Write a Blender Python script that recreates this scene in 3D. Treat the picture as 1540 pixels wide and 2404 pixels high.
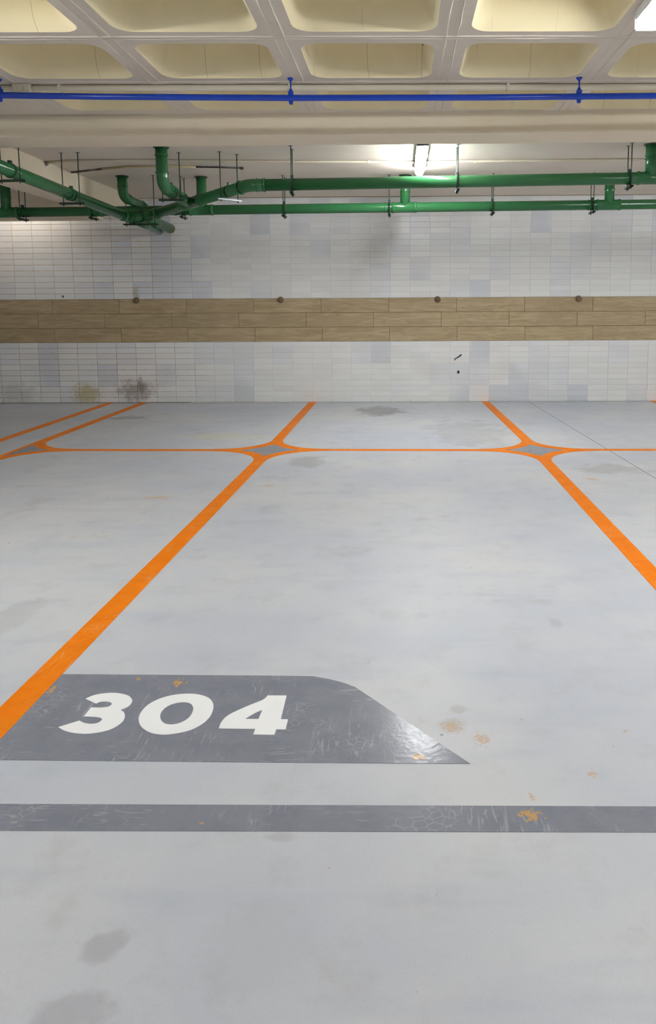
import bpy, bmesh, math, random
from mathutils import Vector, Matrix
random.seed(7)
for o in list(bpy.data.objects): bpy.data.objects.remove(o)
S = bpy.context.scene
C = S.collection
PI = math.pi
# ------------------------------------------------------------------ camera, world, exposure
FPX, CX, CY = 1750.0, 915.55, 914.34          # focal length and principal point in pixels of the 1540x2404 frame
PIT, YAW, ROL = 0.113708, -0.015920, -0.005406
EYE = Vector((0, 0, 1.35))
def _rot(a, ax): return Matrix.Rotation(a, 3, ax)
MW = _rot(ROL, 'Z') @ _rot(PIT, 'X') @ Matrix(((1, 0, 0), (0, 0, -1), (0, 1, 0))) @ _rot(YAW, 'Z')   # world -> camera (right, down, forward)
cam = bpy.data.cameras.new('camera'); camo = bpy.data.objects.new('camera', cam); C.objects.link(camo)
cam.sensor_fit = 'VERTICAL'; cam.sensor_height = 36.0; cam.lens = 36.0 * FPX / 2404
cam.shift_x = (770 - CX) / 2404; cam.shift_y = (CY - 1202) / 2404; cam.clip_end = 100
r, d, f_ = MW[0], MW[1], MW[2]
camo.matrix_world = Matrix(((r[0], -d[0], -f_[0], EYE.x), (r[1], -d[1], -f_[1], EYE.y), (r[2], -d[2], -f_[2], EYE.z), (0, 0, 0, 1)))
S.camera = camo
W = bpy.data.worlds.new('world'); S.world = W; W.use_nodes = True
W.node_tree.nodes['Background'].inputs[0].default_value = (0.6, 0.62, 0.65, 1)
W.node_tree.nodes['Background'].inputs[1].default_value = 0.02
S.view_settings.view_transform = 'Standard'; S.view_settings.look = 'None'
S.view_settings.gamma = 1; S.view_settings.use_curve_mapping = False
S.view_settings.exposure = 0.1
S.cycles.max_bounces = 6; S.cycles.diffuse_bounces = 4; S.cycles.glossy_bounces = 2; S.cycles.transmission_bounces = 0; S.cycles.transparent_max_bounces = 2
S.cycles.caustics_reflective = False; S.cycles.caustics_refractive = False; S.cycles.sample_clamp_indirect = 6; S.cycles.use_adaptive_sampling = True; S.cycles.adaptive_threshold = .2
LAMP = 131.0                                    # emission of the lamp tubes
# ------------------------------------------------------------------ helpers
def ray(u, v):
    return MW.transposed() @ Vector(((u - CX) / FPX, (v - CY) / FPX, 1))
def aty(u, v, y):
    q = ray(u, v); return EYE + q * (y / q.y)
def atz(u, v, z=0.0):
    q = ray(u, v); return EYE + q * ((z - EYE.z) / q.z)
def lin(c):
    return tuple(((x / 255) / 12.92 if x / 255 <= .04045 else (((x / 255) + .055) / 1.055) ** 2.4) for x in c) + (1,)

def tag(o, label=None, cat=None, group=None, kind=None):
    if label: o['label'] = label
    if cat: o['category'] = cat
    if group: o['group'] = group
    if kind: o['kind'] = kind
    return o
def empty(name, loc, label=None, cat=None, group=None):
    o = bpy.data.objects.new(name, None); C.objects.link(o); o.location = loc; o.empty_display_size = .1
    return tag(o, label, cat, group)
def link(name, me, parent=None, loc=None):
    o = bpy.data.objects.new(name, me); C.objects.link(o)
    if loc is not None: o.location = loc
    if parent is not None:
        o.parent = parent
        # all geometry is given in world space: undo the parent's location (parents carry no rotation)
        l = Vector((0, 0, 0)); p = parent
        while p: l += p.location; p = p.parent
        o.location = o.location - l
    return o
def mesh(name, bm, m, parent=None, smooth=False, loc=None):
    me = bpy.data.meshes.new(name); bm.normal_update(); bm.to_mesh(me); bm.free()
    me.materials.append(m)
    if smooth:
        for p in me.polygons: p.use_smooth = True
    return link(name, me, parent, loc)
def box(bm, lo, hi):
    v = [bm.verts.new((x, y, z)) for x in (lo[0], hi[0]) for y in (lo[1], hi[1]) for z in (lo[2], hi[2])]
    for q in ((0, 1, 3, 2), (4, 6, 7, 5), (0, 4, 5, 1), (2, 3, 7, 6), (0, 2, 6, 4), (1, 5, 7, 3)):
        bm.faces.new([v[i] for i in q])
    return v
def bxm(lo, hi, bevel=0):
    bm = bmesh.new(); box(bm, lo, hi)
    if bevel: bmesh.ops.bevel(bm, geom=bm.edges[:], offset=bevel, segments=2, affect='EDGES')
    return bm
def tube(bm, pts, rad, n=20, caps=True):
    pts = [Vector(p) for p in pts]
    if not hasattr(rad, '__len__'): rad = [rad] * len(pts)
    t0 = (pts[1] - pts[0]).normalized()
    up = Vector((0, 0, 1)) if abs(t0.z) < .9 else Vector((1, 0, 0))
    a = t0.cross(up).normalized(); rings = []
    for i, p in enumerate(pts):
        if i == 0: t = t0
        elif i == len(pts) - 1: t = (pts[i] - pts[i - 1]).normalized()
        else: t = ((pts[i] - pts[i - 1]).normalized() + (pts[i + 1] - pts[i]).normalized()).normalized()
        a = (a - t * a.dot(t)).normalized(); b = t.cross(a)
        rings.append([bm.verts.new(p + (a * math.cos(2 * PI * k / n) + b * math.sin(2 * PI * k / n)) * rad[i]) for k in range(n)])
    for i in range(len(rings) - 1):
        for k in range(n):
            fc = bm.faces.new((rings[i][k], rings[i][(k + 1) % n], rings[i + 1][(k + 1) % n], rings[i + 1][k])); fc.smooth = True
    if caps:
        bm.faces.new(rings[0][::-1]); bm.faces.new(rings[-1])
    return bm
def tubeo(name, pts, rad, m, parent=None, n=20):
    bm = bmesh.new(); tube(bm, pts, rad, n); bmesh.ops.recalc_face_normals(bm, faces=bm.faces[:]); return mesh(name, bm, m, parent)
def arc3(p0, p1, p2, rad, n=7):
    """points of a round bend of radius rad at p1"""
    p0, p1, p2 = Vector(p0), Vector(p1), Vector(p2)
    a = (p0 - p1).normalized(); b = (p2 - p1).normalized(); th = a.angle(b)
    L = rad / math.tan(th / 2); s = p1 + a * L; c = p1 + (a + b).normalized() * (rad / math.sin(th / 2))
    e = p1 + b * L; out = []
    for i in range(n + 1):
        k = i / n; om = PI - th
        v = ((s - c) * math.sin((1 - k) * om) + (e - c) * math.sin(k * om)) / math.sin(om)
        out.append(c + v)
    return out
def slab(name, pts, z0, z1, m, parent=None, holes=()):
    """flat painted patch: polygon (with holes) between two heights"""
    bm = bmesh.new(); ed = []
    for loop in [pts] + list(holes):
        vs = [bm.verts.new((p[0], p[1], z1)) for p in loop]
        ed += [bm.edges.new((vs[i], vs[(i + 1) % len(vs)])) for i in range(len(vs))]
    bmesh.ops.triangle_fill(bm, edges=ed, use_beauty=True, use_dissolve=False)
    for fc in bm.faces:
        fc.normal_update()
        if fc.normal.z < 0: fc.normal_flip()
    bd = [e for e in bm.edges if len(e.link_faces) == 1]
    g = bmesh.ops.extrude_edge_only(bm, edges=bd)['geom']
    for v in g:
        if isinstance(v, bmesh.types.BMVert): v.co.z = z0
    bmesh.ops.recalc_face_normals(bm, faces=bm.faces[:])
    return mesh(name, bm, m, parent)
def spline(pts, n=6):
    """closed Catmull-Rom through (x, y[, 'c']) points, corners kept sharp"""
    out = []; N = len(pts)
    for i in range(N):
        a, b = pts[i], pts[(i + 1) % N]; p, q = pts[i - 1], pts[(i + 2) % N]
        if len(a) > 2: p = (2 * a[0] - b[0], 2 * a[1] - b[1])
        if len(b) > 2: q = (2 * b[0] - a[0], 2 * b[1] - a[1])
        if len(a) > 2 and len(b) > 2: out.append((a[0], a[1])); continue
        for k in range(n):
            t = k / n
            out.append(tuple(.5 * (2 * a[j] + (b[j] - p[j]) * t + (2 * p[j] - 5 * a[j] + 4 * b[j] - q[j]) * t * t + (3 * a[j] - p[j] - 3 * b[j] + q[j]) * t ** 3) for j in (0, 1)))
    return out
# ------------------------------------------------------------------ node shorthand
class Mat:
    def __init__(s, name, col=(128, 128, 128), rough=.6, spec=.5, metal=0):
        s.m = bpy.data.materials.new(name); s.m.use_nodes = True; s.nt = s.m.node_tree
        s.b = s.nt.nodes['Principled BSDF']
        s.b.inputs['Base Color'].default_value = lin(col); s.b.inputs['Roughness'].default_value = rough
        s.b.inputs['Specular IOR Level'].default_value = spec; s.b.inputs['Metallic'].default_value = metal
        s._p = None; s._x = None
    def n(s, t): return s.nt.nodes.new(t)
    def set(s, sock, v):
        if hasattr(v, 'links'): s.nt.links.new(v, sock)
        elif v is not None: sock.default_value = v
    def pos(s):
        if s._p is None: s._p = s.n('ShaderNodeNewGeometry').outputs['Position']
        return s._p
    def xyz(s):
        if s._x is None:
            q = s.n('ShaderNodeSeparateXYZ'); s.set(q.inputs[0], s.pos()); s._x = q.outputs
        return s._x
    def M(s, op, a, b=None, c=None, clamp=False):
        q = s.n('ShaderNodeMath'); q.operation = op; q.use_clamp = clamp
        s.set(q.inputs[0], a); s.set(q.inputs[1], b); s.set(q.inputs[2], c); return q.outputs[0]
    def scl(s, sx, sy, sz):
        q = s.n('ShaderNodeVectorMath'); q.operation = 'MULTIPLY'; s.set(q.inputs[0], s.pos()); q.inputs[1].default_value = (sx, sy, sz); return q.outputs[0]
    def noise(s, scale=1, detail=4, rough=.55, vec=None, dist=0):
        q = s.n('ShaderNodeTexNoise'); q.inputs['Scale'].default_value = scale; q.inputs['Detail'].default_value = detail
        q.inputs['Roughness'].default_value = rough; q.inputs['Distortion'].default_value = dist
        s.set(q.inputs['Vector'], vec if vec is not None else s.pos()); return q.outputs[0]
    def vor(s, scale, feature='F1', vec=None):
        q = s.n('ShaderNodeTexVoronoi'); q.feature = feature; q.inputs['Scale'].default_value = scale
        s.set(q.inputs['Vector'], vec if vec is not None else s.pos()); return q.outputs
    def ramp(s, x, a, b):                       # smooth 0..1 between a and b
        q = s.n('ShaderNodeMapRange'); q.interpolation_type = 'SMOOTHSTEP'; s.set(q.inputs[0], x)
        q.inputs[1].default_value = a; q.inputs[2].default_value = b; return q.outputs[0]
    def mix(s, fac, a, b, mode='MIX'):
        q = s.n('ShaderNodeMix'); q.data_type = 'RGBA'; q.blend_type = mode
        s.set(q.inputs[0], fac)
        s.set(q.inputs[6], lin(a) if isinstance(a, tuple) and len(a) == 3 else a)
        s.set(q.inputs[7], lin(b) if isinstance(b, tuple) and len(b) == 3 else b); return q.outputs[2]
    def blob(s, cx, cy, sx, sy, ax=1, rot=0):   # soft elliptical spot in the X-Y (ax=1) or X-Z (ax=2) plane
        o = s.xyz(); dx = s.M('SUBTRACT', o[0], cx); dy = s.M('SUBTRACT', o[ax], cy)
        if rot:
            c, k = math.cos(rot), math.sin(rot)
            dx, dy = s.M('ADD', s.M('MULTIPLY', dx, c), s.M('MULTIPLY', dy, k)), s.M('SUBTRACT', s.M('MULTIPLY', dy, c), s.M('MULTIPLY', dx, k))
        a = s.M('MULTIPLY', dx, 1 / sx); b = s.M('MULTIPLY', dy, 1 / sy)
        return s.M('SUBTRACT', 1, s.M('SQRT', s.M('MULTIPLY_ADD', a, a, s.M('MULTIPLY', b, b))))          # 1 at centre, 0 at rim
    def col(s, c): s.set(s.b.inputs['Base Color'], c)
    def rough(s, c): s.set(s.b.inputs['Roughness'], c)
    def bump(s, h, strength=.3, dist=.002):
        q = s.n('ShaderNodeBump'); q.inputs['Strength'].default_value = strength; q.inputs['Distance'].default_value = dist
        s.set(q.inputs['Height'], h); s.set(s.b.inputs['Normal'], q.outputs[0])

FL = lambda u, v: atz(u, v, 0)
# rust specks and stains that lie on the floor, given by where they are on the ground plane
RUST = [(325, 1595, 10, 7), (420, 1603, 22, 12), (985, 1778, 26, 12), (1060, 1705, 40, 22), (472, 1933, 9, 6), (1245, 1914, 42, 18), (1390, 1818, 16, 14), (1467, 1716, 7, 6), (1130, 1735, 30, 22), (1222, 1690, 6, 5), (865, 1555, 6, 4), (1440, 1752, 5, 4), (980, 2232 + 97, 6, 4), (1025, 2099, 6, 5), (773, 2039, 9, 7), (120, 1620, 14, 12), (1250, 1870, 14, 12), (370, 1168, 60, 6), (630, 1140, 30, 5), (1390, 1125, 26, 5)]
def rust_mask(k, amount=1.0, spots=()):
    acc = None; nz = k.noise(70, 1, .7); nz = k.M('MULTIPLY', k.M('SUBTRACT', nz, .5), 2.6)
    for u, v, a, b in [RUST[i] for i in spots]:
        c = FL(u, v); sx = (FL(u + a, v) - c).length; sy = (FL(u, v - b) - FL(u, v + b)).length / 2
        g = k.M('ADD', k.blob(c.x, c.y, sx, sy), nz)
        acc = g if acc is None else k.M('MAXIMUM', acc, g)
    if acc is None: acc = -1.0
    vo = k.vor(1.6); sp = k.M('SUBTRACT', .018, vo['Distance'])
    acc = k.M('MAXIMUM', acc, k.M('ADD', k.M('MULTIPLY', sp, 40), k.M('MULTIPLY', nz, .3)))
    return k.M('MULTIPLY', k.ramp(acc, .35, .75), amount)
# ------------------------------------------------------------------ materials
def m_floor():
    k = Mat('sealed_concrete', rough=.42, spec=.35)
    big = k.noise(.75, 3, .6); mid = k.noise(5, 4, .68); st = k.noise(1, 3, .62, k.scl(1.2, 6, 1)); fine = k.noise(150, 1, .6)
    c = k.mix(k.ramp(big, .35, .66), (191, 196, 207), (205, 207, 211))
    c = k.mix(k.M('MULTIPLY', k.ramp(mid, .48, .75), .32), c, (174, 176, 181))
    c = k.mix(k.M('MULTIPLY', k.ramp(st, .52, .72), .38), c, (178, 186, 200))
    c = k.mix(k.M('MULTIPLY', k.ramp(k.noise(1.7, 4, .68), .58, .72), .4), c, (166, 167, 168))
    c = k.mix(k.M('MULTIPLY', k.ramp(fine, .55, .8), .16), c, (150, 150, 150))
    # small dark dust specks
    vo = k.vor(7); c = k.mix(k.M('MULTIPLY', k.ramp(vo['Distance'], .055, .02), k.ramp(big, .5, .6)), c, (120, 118, 112))
    # damp blotches and tyre scuffs
    nz = k.M('MULTIPLY', k.M('SUBTRACT', mid, .5), 1.8)
    for u, v, a, b, rot, dk, col in [(240, 2228, 52, 34, .6, .36, (146, 142, 150)), (170, 2370, 90, 50, .3, .36, (146, 142, 150)), (660, 1965, 36, 14, 0, .35, (160, 158, 158)),
                          (890, 965, 60, 12, 0, .55, (120, 120, 118)), (720, 1084, 45, 13, 0, .4, (140, 139, 137)), (1100, 1015, 90, 32, 0, .28, (150, 150, 150)), 
                          (300, 981, 40, 4, 0, .5, (120, 120, 118)), (1305, 1462, 22, 14, 0, .35, (165, 165, 165)), (1075, 1665, 18, 9, 0, .4, (170, 169, 165)), (1058, 1706, 34, 18, 0, .4, (172, 170, 165)),
                          (30, 1450, 50, 40, 0, .3, (165, 166, 170)), (620, 2230, 160, 120, 0, .15, (176, 177, 172)), (520, 1025, 90, 7, 0, .35, (208, 208, 170)), (1430, 1100, 80, 12, 0, .35, (140, 140, 138))]:
        p = FL(u, v); sx = (FL(u + a, v) - p).length; sy = (FL(u, v - b) - FL(u, v + b)).length / 2
        c = k.mix(k.M('MULTIPLY', k.ramp(k.M('ADD', k.blob(p.x, p.y, sx * 1.25, sy * 1.25, 1, rot), nz), .05, .55), dk), c, col)
    # grime line along the wall
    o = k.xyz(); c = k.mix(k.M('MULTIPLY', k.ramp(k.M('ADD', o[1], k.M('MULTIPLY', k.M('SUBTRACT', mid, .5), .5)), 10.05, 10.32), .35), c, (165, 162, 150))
    c = k.mix(rust_mask(k, .5, (3, 6, 7, 8, 9, 10, 11, 12, 13, 14, 16, 17, 18, 19)), c, (196, 150, 92))
    k.col(c); k.rough(k.M('ADD', .34, k.M('MULTIPLY', mid, .22)))
    return k.m
def m_paint(name, base, dark, light, rough, wear=.35, grime=False, spec=.5):
    k = Mat(name, base, rough, spec)
    nz = k.noise(9, 3, .65); c = k.mix(k.ramp(nz, .35, .7), base, dark)
    sc = k.noise(1, 2, .6, k.scl(60, 9, 1), 1.0); msk = k.ramp(k.noise(3.1, 2, .6), .48, .66)
    c = k.mix(k.M('MULTIPLY', k.M('MULTIPLY', k.ramp(sc, .56, .66), msk), wear), c, light)
    ve = k.vor(30, 'DISTANCE_TO_EDGE', k.scl(1, 1.3, 1)); ms2 = k.ramp(k.noise(4.3, 2, .6), .5, .68)
    c = k.mix(k.M('MULTIPLY', k.M('MULTIPLY', k.ramp(ve['Distance'], .06, .015), ms2), wear * .8), c, light)
    sc2 = k.noise(1, 1, .5, k.scl(7, 45, 1), 2.0)
    c = k.mix(k.M('MULTIPLY', k.M('MULTIPLY', k.ramp(sc2, .6, .68), k.ramp(k.noise(1.9, 3), .5, .62)), wear), c, light)
    if grime: c = k.mix(rust_mask(k, .85, (0, 1, 2, 4, 5, 15)), c, (205, 160, 95))
    k.col(c); k.rough(k.M('ADD', rough - .06, k.M('MULTIPLY', nz, .14)))
    k.bump(k.noise(55, 1, .6), .25, .0015); return k.m
def m_plaster(name, base, stain, rough=.85, seams=False, relief=True):
    k = Mat(name, base, rough, .2)
    big = k.noise(1.3, 3, .6); mid = k.noise(11, 2, .6)
    c = k.mix(k.M('MULTIPLY', k.ramp(big, .45, .75), .5), base, stain)
    c = k.mix(k.M('MULTIPLY', k.ramp(mid, .52, .8), .25), c, stain)
    vo = k.vor(9); c = k.mix(k.M('MULTIPLY', k.ramp(vo['Distance'], .06, .025), k.ramp(big, .55, .62)), c, (92, 82, 66))
    if seams:   # hairline shrinkage cracks
        o = k.xyz(); x = k.M('ADD', o[0], k.M('MULTIPLY', big, .06))
        w = k.M('ABSOLUTE', k.M('SUBTRACT', k.M('FRACT', k.M('MULTIPLY', x, 2.9)), .5))
        c = k.mix(k.M('MULTIPLY', k.M('MULTIPLY', k.ramp(w, .006, .001), k.ramp(big, .45, .55)), .6), c, (105, 92, 66))
    k.col(c)
    if relief: k.bump(k.noise(26, 1), .22, .003)
    return k.m
TW, ROWL, ROWU = .2725, .845 / 11, .0785
TX0 = -4.785
def wall_dirt_shade(k, c):
    nz = k.M('MULTIPLY', k.M('SUBTRACT', k.noise(14, 5, .7), .5), 1.6)
    for u, v, a, b, amt, col in [(205, 925, 44, 34, .6, (176, 160, 66)), (318, 918, 55, 34, .55, (96, 88, 80)), (330, 905, 9, 26, .5, (120, 106, 88)), (40, 925, 60, 30, .3, (140, 138, 134)), (320, 690, 10, 20, .5, (160, 150, 90)), (870, 600, 60, 40, .12, (190, 180, 160))]:  # stains; the last spot paints a soft diagonal shadow into the colour
        p = aty(u, v, 10.3); sc = 10.3 / FPX
        c = k.mix(k.M('MULTIPLY', k.ramp(k.M('ADD', k.blob(p.x, p.z, a * sc * 1.2, b * sc * 1.2, 2), nz), .1, .8), amt), c, col)
    return c
def m_tile():
    k = Mat('glazed_white_tile', rough=.3, spec=.5); o = k.xyz()
    ix = k.M('FLOOR', k.M('DIVIDE', k.M('SUBTRACT', o[0], TX0), TW))
    lowr = k.M('DIVIDE', o[2], ROWL); upr = k.M('DIVIDE', k.M('SUBTRACT', o[2], 1.44), ROWU)
    isup = k.M('GREATER_THAN', o[2], 1.2)
    row = k.M('ADD', k.M('MULTIPLY', upr, isup), k.M('MULTIPLY', lowr, k.M('SUBTRACT', 1, isup)))
    sheet = k.M('ADD', k.M('FLOOR', k.M('DIVIDE', k.M('ADD', row, 1), 4)), k.M('MULTIPLY', isup, 31))
    cv = k.n('ShaderNodeCombineXYZ'); k.set(cv.inputs[0], ix); k.set(cv.inputs[1], sheet)
    wn = k.n('ShaderNodeTexWhiteNoise'); wn.noise_dimensions = '3D'; k.set(wn.inputs['Vector'], cv.outputs[0])
    clu = k.noise(.55, 2, .5); r1 = k.M('ADD', wn.outputs['Value'], k.M('MULTIPLY', k.M('SUBTRACT', clu, .5), 1.4))
    c = k.mix(k.ramp(r1, .5, .62), (240, 241, 240), (233, 235, 238))
    c = k.mix(k.ramp(r1, .8, .9), c, (220, 224, 231))
    cv2 = k.n('ShaderNodeCombineXYZ'); k.set(cv2.inputs[0], ix); k.set(cv2.inputs[1], k.M('FLOOR', row)); k.set(cv2.inputs[2], isup)
    wn2 = k.n('ShaderNodeTexWhiteNoise'); k.set(wn2.inputs['Vector'], cv2.outputs[0])
    c = k.mix(k.M('MULTIPLY', wn2.outputs['Value'], .14), c, (175, 175, 172))
    c = k.mix(k.M('MULTIPLY', k.ramp(k.noise(1.1, 3), .5, .7), .2), c, (205, 200, 190))
    c = wall_dirt_shade(k, c)
    k.col(c); k.bump(k.noise(7, 2, .5), .06, .01); return k.m
def m_grout():
    k = Mat('tile_grout', rough=.9, spec=.2); o = k.xyz()
    nz = k.noise(2.3, 4, .6); fine = k.noise(13, 3, .6)
    rust = k.ramp(k.M('ADD', o[0], k.M('MULTIPLY', k.M('SUBTRACT', nz, .5), 1.6)), -2.3, -3.7)
    low = k.ramp(o[2], 1.0, .0); rust = k.M('MULTIPLY', rust, k.M('ADD', .6, k.M('MULTIPLY', k.ramp(fine, .35, .6), .4)))
    c = k.mix(rust, (236, 236, 234), (176, 132, 62))
    c = k.mix(k.M('MULTIPLY', k.M('MULTIPLY', rust, low), k.ramp(fine, .5, .62)), c, (82, 70, 50))
    c = k.mix(k.M('MULTIPLY', k.ramp(o[2], .05, .0), .6), c, (105, 98, 84))
    c = wall_dirt_shade(k, c); k.col(c); return k.m
def m_plank():
    k = Mat('wood_look_tile', rough=.5, spec=.35)
    oi = k.n('ShaderNodeObjectInfo')
    off = k.n('ShaderNodeVectorMath'); off.operation = 'ADD'; k.set(off.inputs[0], k.scl(1.6, 1, 14)); sh = k.n('ShaderNodeCombineXYZ'); k.set(sh.inputs[0], k.M('MULTIPLY', oi.outputs['Random'], 37)); k.set(off.inputs[1], sh.outputs[0])
    g = k.noise(1.5, 6, .62, off.outputs[0], 1.2); g2 = k.noise(6, 4, .6, off.outputs[0], .4)
    c = k.mix(k.ramp(g, .3, .7), (192, 174, 140), (168, 148, 114))
    c = k.mix(k.M('MULTIPLY', k.ramp(g2, .55, .8), .5), c, (152, 132, 103))
    w = k.M('ABSOLUTE', k.M('SUBTRACT', g, .47)); c = k.mix(k.M('MULTIPLY', k.M('MULTIPLY', k.ramp(w, .006, .001), k.ramp(k.noise(1.9, 2), .52, .6)), .8), c, (96, 78, 58))
    c = k.mix(k.M('MULTIPLY', oi.outputs['Random'], .12), c, (120, 105, 84))
    # limescale runs on the left
    o = k.xyz(); run = k.M('MULTIPLY', k.ramp(k.noise(1, 4, .6, k.scl(7, 1, .35)), .55, .75), k.ramp(o[0], -2.6, -3.4)); c = k.mix(k.M('MULTIPLY', run, .5), c, (176, 166, 152))
    k.col(c); k.bump(g2, .12, .002); return k.m
def m_gloss(name, col, dark, rough, spec=.5, metal=0):
    k = Mat(name, col, rough, spec, metal); nz = k.noise(7, 5, .6)
    k.col(k.mix(k.M('MULTIPLY', k.ramp(nz, .45, .75), .6), col, dark)); k.rough(k.M('ADD', rough * .8, k.M('MULTIPLY', nz, rough * .4))); k.bump(k.noise(30, 2), .05, .002); return k.m
def m_emit(s, tint=(.975, .99, 1, 1)):
    k = Mat('lit_tube', (255, 255, 255)); k.b.inputs['Emission Color'].default_value = tint; k.b.inputs['Emission Strength'].default_value = s; return k.m
FLOOR = m_floor()
ORANGE = m_paint('orange_floor_paint', (240, 130, 0), (234, 122, 0), (240, 186, 120), .5, .4, False, .15)
GREY = m_paint('grey_floor_paint', (134, 138, 151), (126, 130, 144), (182, 184, 190), .19, .42, True)
WHITE = m_gloss('white_floor_paint', (247, 249, 251), (240, 242, 244), .4)
RIB = m_plaster('rib_paint', (220, 210, 194), (202, 190, 172))
COFFER = m_plaster('coffer_paint', (243, 230, 190), (236, 219, 176), seams=True)
CEIL = m_plaster('slab_paint', (228, 219, 205), (214, 204, 188))
BEAM = m_plaster('beam_paint', (238, 226, 202), (228, 214, 188))
PLAIN = m_plaster('wall_paint', (200, 200, 198), (186, 185, 181), relief=False)
TILE, GROUT, PLANK = m_tile(), m_grout(), m_plank()
GREEN = m_gloss('green_pipe_paint', (42, 104, 60), (38, 97, 55), .22)
DGREEN = m_gloss('dark_green_hanger_paint', (24, 52, 34), (34, 44, 36), .45)
STEEL = m_gloss('galvanised_steel', (150, 154, 156), (130, 134, 136), .5, .5, .6)
BLUE = m_gloss('blue_pipe_paint', (12, 62, 178), (12, 56, 164), .22)
PVC = m_plaster('cream_conduit', (214, 206, 186), (196, 186, 162), .6)
PVCY = m_plaster('yellowed_conduit', (198, 184, 146), (150, 136, 104), .6)
DARKC = m_gloss('sooty_conduit', (70, 62, 58), (170, 158, 140), .8)
HOUSE = Mat('lamp_housing', (222, 222, 222), .5).m
CAPM = Mat('lamp_end_cap', (214, 214, 216), .5).m
BROWN = m_gloss('rusty_knob', (120, 96, 70), (84, 62, 42), .45)
BLACK = Mat('black_scuff', (34, 34, 38), .8).m
PBED = m_gloss('brown_plank_grout', (98, 76, 54), (80, 62, 44), .9, .2)
JOINT = Mat('joint_filler', (120, 118, 112), .9).m
EMIT = m_emit(LAMP)
# ------------------------------------------------------------------ setting
XL, XR, YB, YW = -8.2, 8.2, -7.0, 10.306
HC, HB = 2.80, 2.644
floor = tag(mesh('floor', bxm((XL, YB, -.12), (XR, YW + .2, 0)), FLOOR), 'pale grey sealed concrete floor of the garage', kind='structure')
for nm, lo, hi in (('wall_left', (XL - .2, YB, 0), (XL, YW + .2, 3.2)), ('wall_right', (XR, YB, 0), (XR + .2, YW + .2, 3.2)), ('wall_front', (XL, YB - .2, 0), (XR, YB, 3.2))):
    tag(mesh(nm, bxm(lo, hi), PLAIN), 'plain pale painted side wall of the garage', kind='structure')
# back wall: grout bed, tiles and the brown plank band as pieces
wall = tag(mesh('wall_back', bxm((XL, YW, 0), (XR, YW + .2, 3.2)), GROUT), 'white tiled back wall with a brown band of plank tiles', kind='structure')
def tile_mesh(nm, w, h, t, bev, m):
    bm = bmesh.new(); v = []
    for e, y in ((0, 0), (0, -t + bev * .6), (bev, -t)):
        v.append([bm.verts.new((sx * (w / 2 - e), y, sz * (h / 2 - e))) for sx, sz in ((-1, -1), (1, -1), (1, 1), (-1, 1))])
    for i in (0, 1):
        for j in range(4): bm.faces.new((v[i][j], v[i][(j + 1) % 4], v[i + 1][(j + 1) % 4], v[i + 1][j]))
    bm.faces.new(v[2]); bmesh.ops.recalc_face_normals(bm, faces=bm.faces[:])
    me = bpy.data.meshes.new(nm); bm.to_mesh(me); bm.free(); me.materials.append(m); return me
G = .0045
tl = tile_mesh('tile', TW - G, ROWL - G, .0050, .0022, TILE); tu = tile_mesh('tile', TW - G, ROWU - G, .0050, .0022, TILE)
spots = []
i0, i1 = int((XL - TX0) / TW), int((XR - TX0) / TW)
for i in range(i0, i1):
    x = TX0 + (i + .5) * TW
    for j in range(11): spots.append((x, (j + .5) * ROWL, tl))
    for j in range(18):
        z = 1.44 + (j + .5) * ROWU
        if z < HC + .03: spots.append((x, z, tu))
spots.sort(key=lambda s: (0 if s[2] is tl else 1, abs(s[0] + 1.05)))
rest = bmesh.new()
for n, (x, z, me) in enumerate(spots):
    jy = random.uniform(0, .0014); loc = Vector((x + random.uniform(-.0006, .0006), YW - jy + .001, z))
    if n < 300:
        link('tile', me, wall, loc)
    else:
        q = len(rest.verts); rest.from_mesh(me); rest.verts.ensure_lookup_table()
        a, b = random.uniform(-.004, .004), random.uniform(-.006, .006)
        for v in rest.verts[q:]: v.co = Vector((v.co.x, v.co.y + a * v.co.x + b * v.co.z, v.co.z)) + loc
tag(mesh('tile_field', rest, TILE, wall), 'white glazed wall tiles', kind='stuff')
mesh('plank_bed', bxm((XL + .05, YW - .0045, .846), (XR - .05, YW + .01, 1.439)), PBED, wall)
PL = .930; zr = (.845, 1.0433, 1.2416, 1.44)
for rrow, x0 in ((0, -3.885), (1, -3.175), (2, -3.895)):
    h = zr[rrow + 1] - zr[rrow]; pm = tile_mesh('plank', PL - .004, h - .004, .012, .0025, PLANK)
    for i in range(-5, 14):
        x = x0 + (i + .5) * PL
        if XL + .5 < x < XR - .5:
            link('plank', pm, wall, Vector((x, YW + .001 - random.uniform(0, .0015), (zr[rrow] + zr[rrow + 1]) / 2)))
for pts in ([(1066, 843), (1075, 837), (1083, 831), (1084, 834), (1075, 840), (1069, 843), (1068, 847)], [(1074, 871), (1077, 869), (1079, 874), (1076, 878), (1073, 875)], [(146, 694), (149, 694), (149, 698), (146, 698)]):
    bm = bmesh.new(); P = [aty(u, v, YW - .012) for u, v in pts]
    a = [bm.verts.new(p) for p in P]; b = [bm.verts.new(p + Vector((0, .004, 0))) for p in P]
    bm.faces.new(a); bm.faces.new(b[::-1])
    for i in range(len(a)): bm.faces.new((a[i], a[i - 1], b[i - 1], b[i]))
    bmesh.ops.recalc_face_normals(bm, faces=bm.faces[:]); tag(mesh('scuff_mark', bm, BLACK, wall), 'small black scuff on the white tiles')
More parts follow.
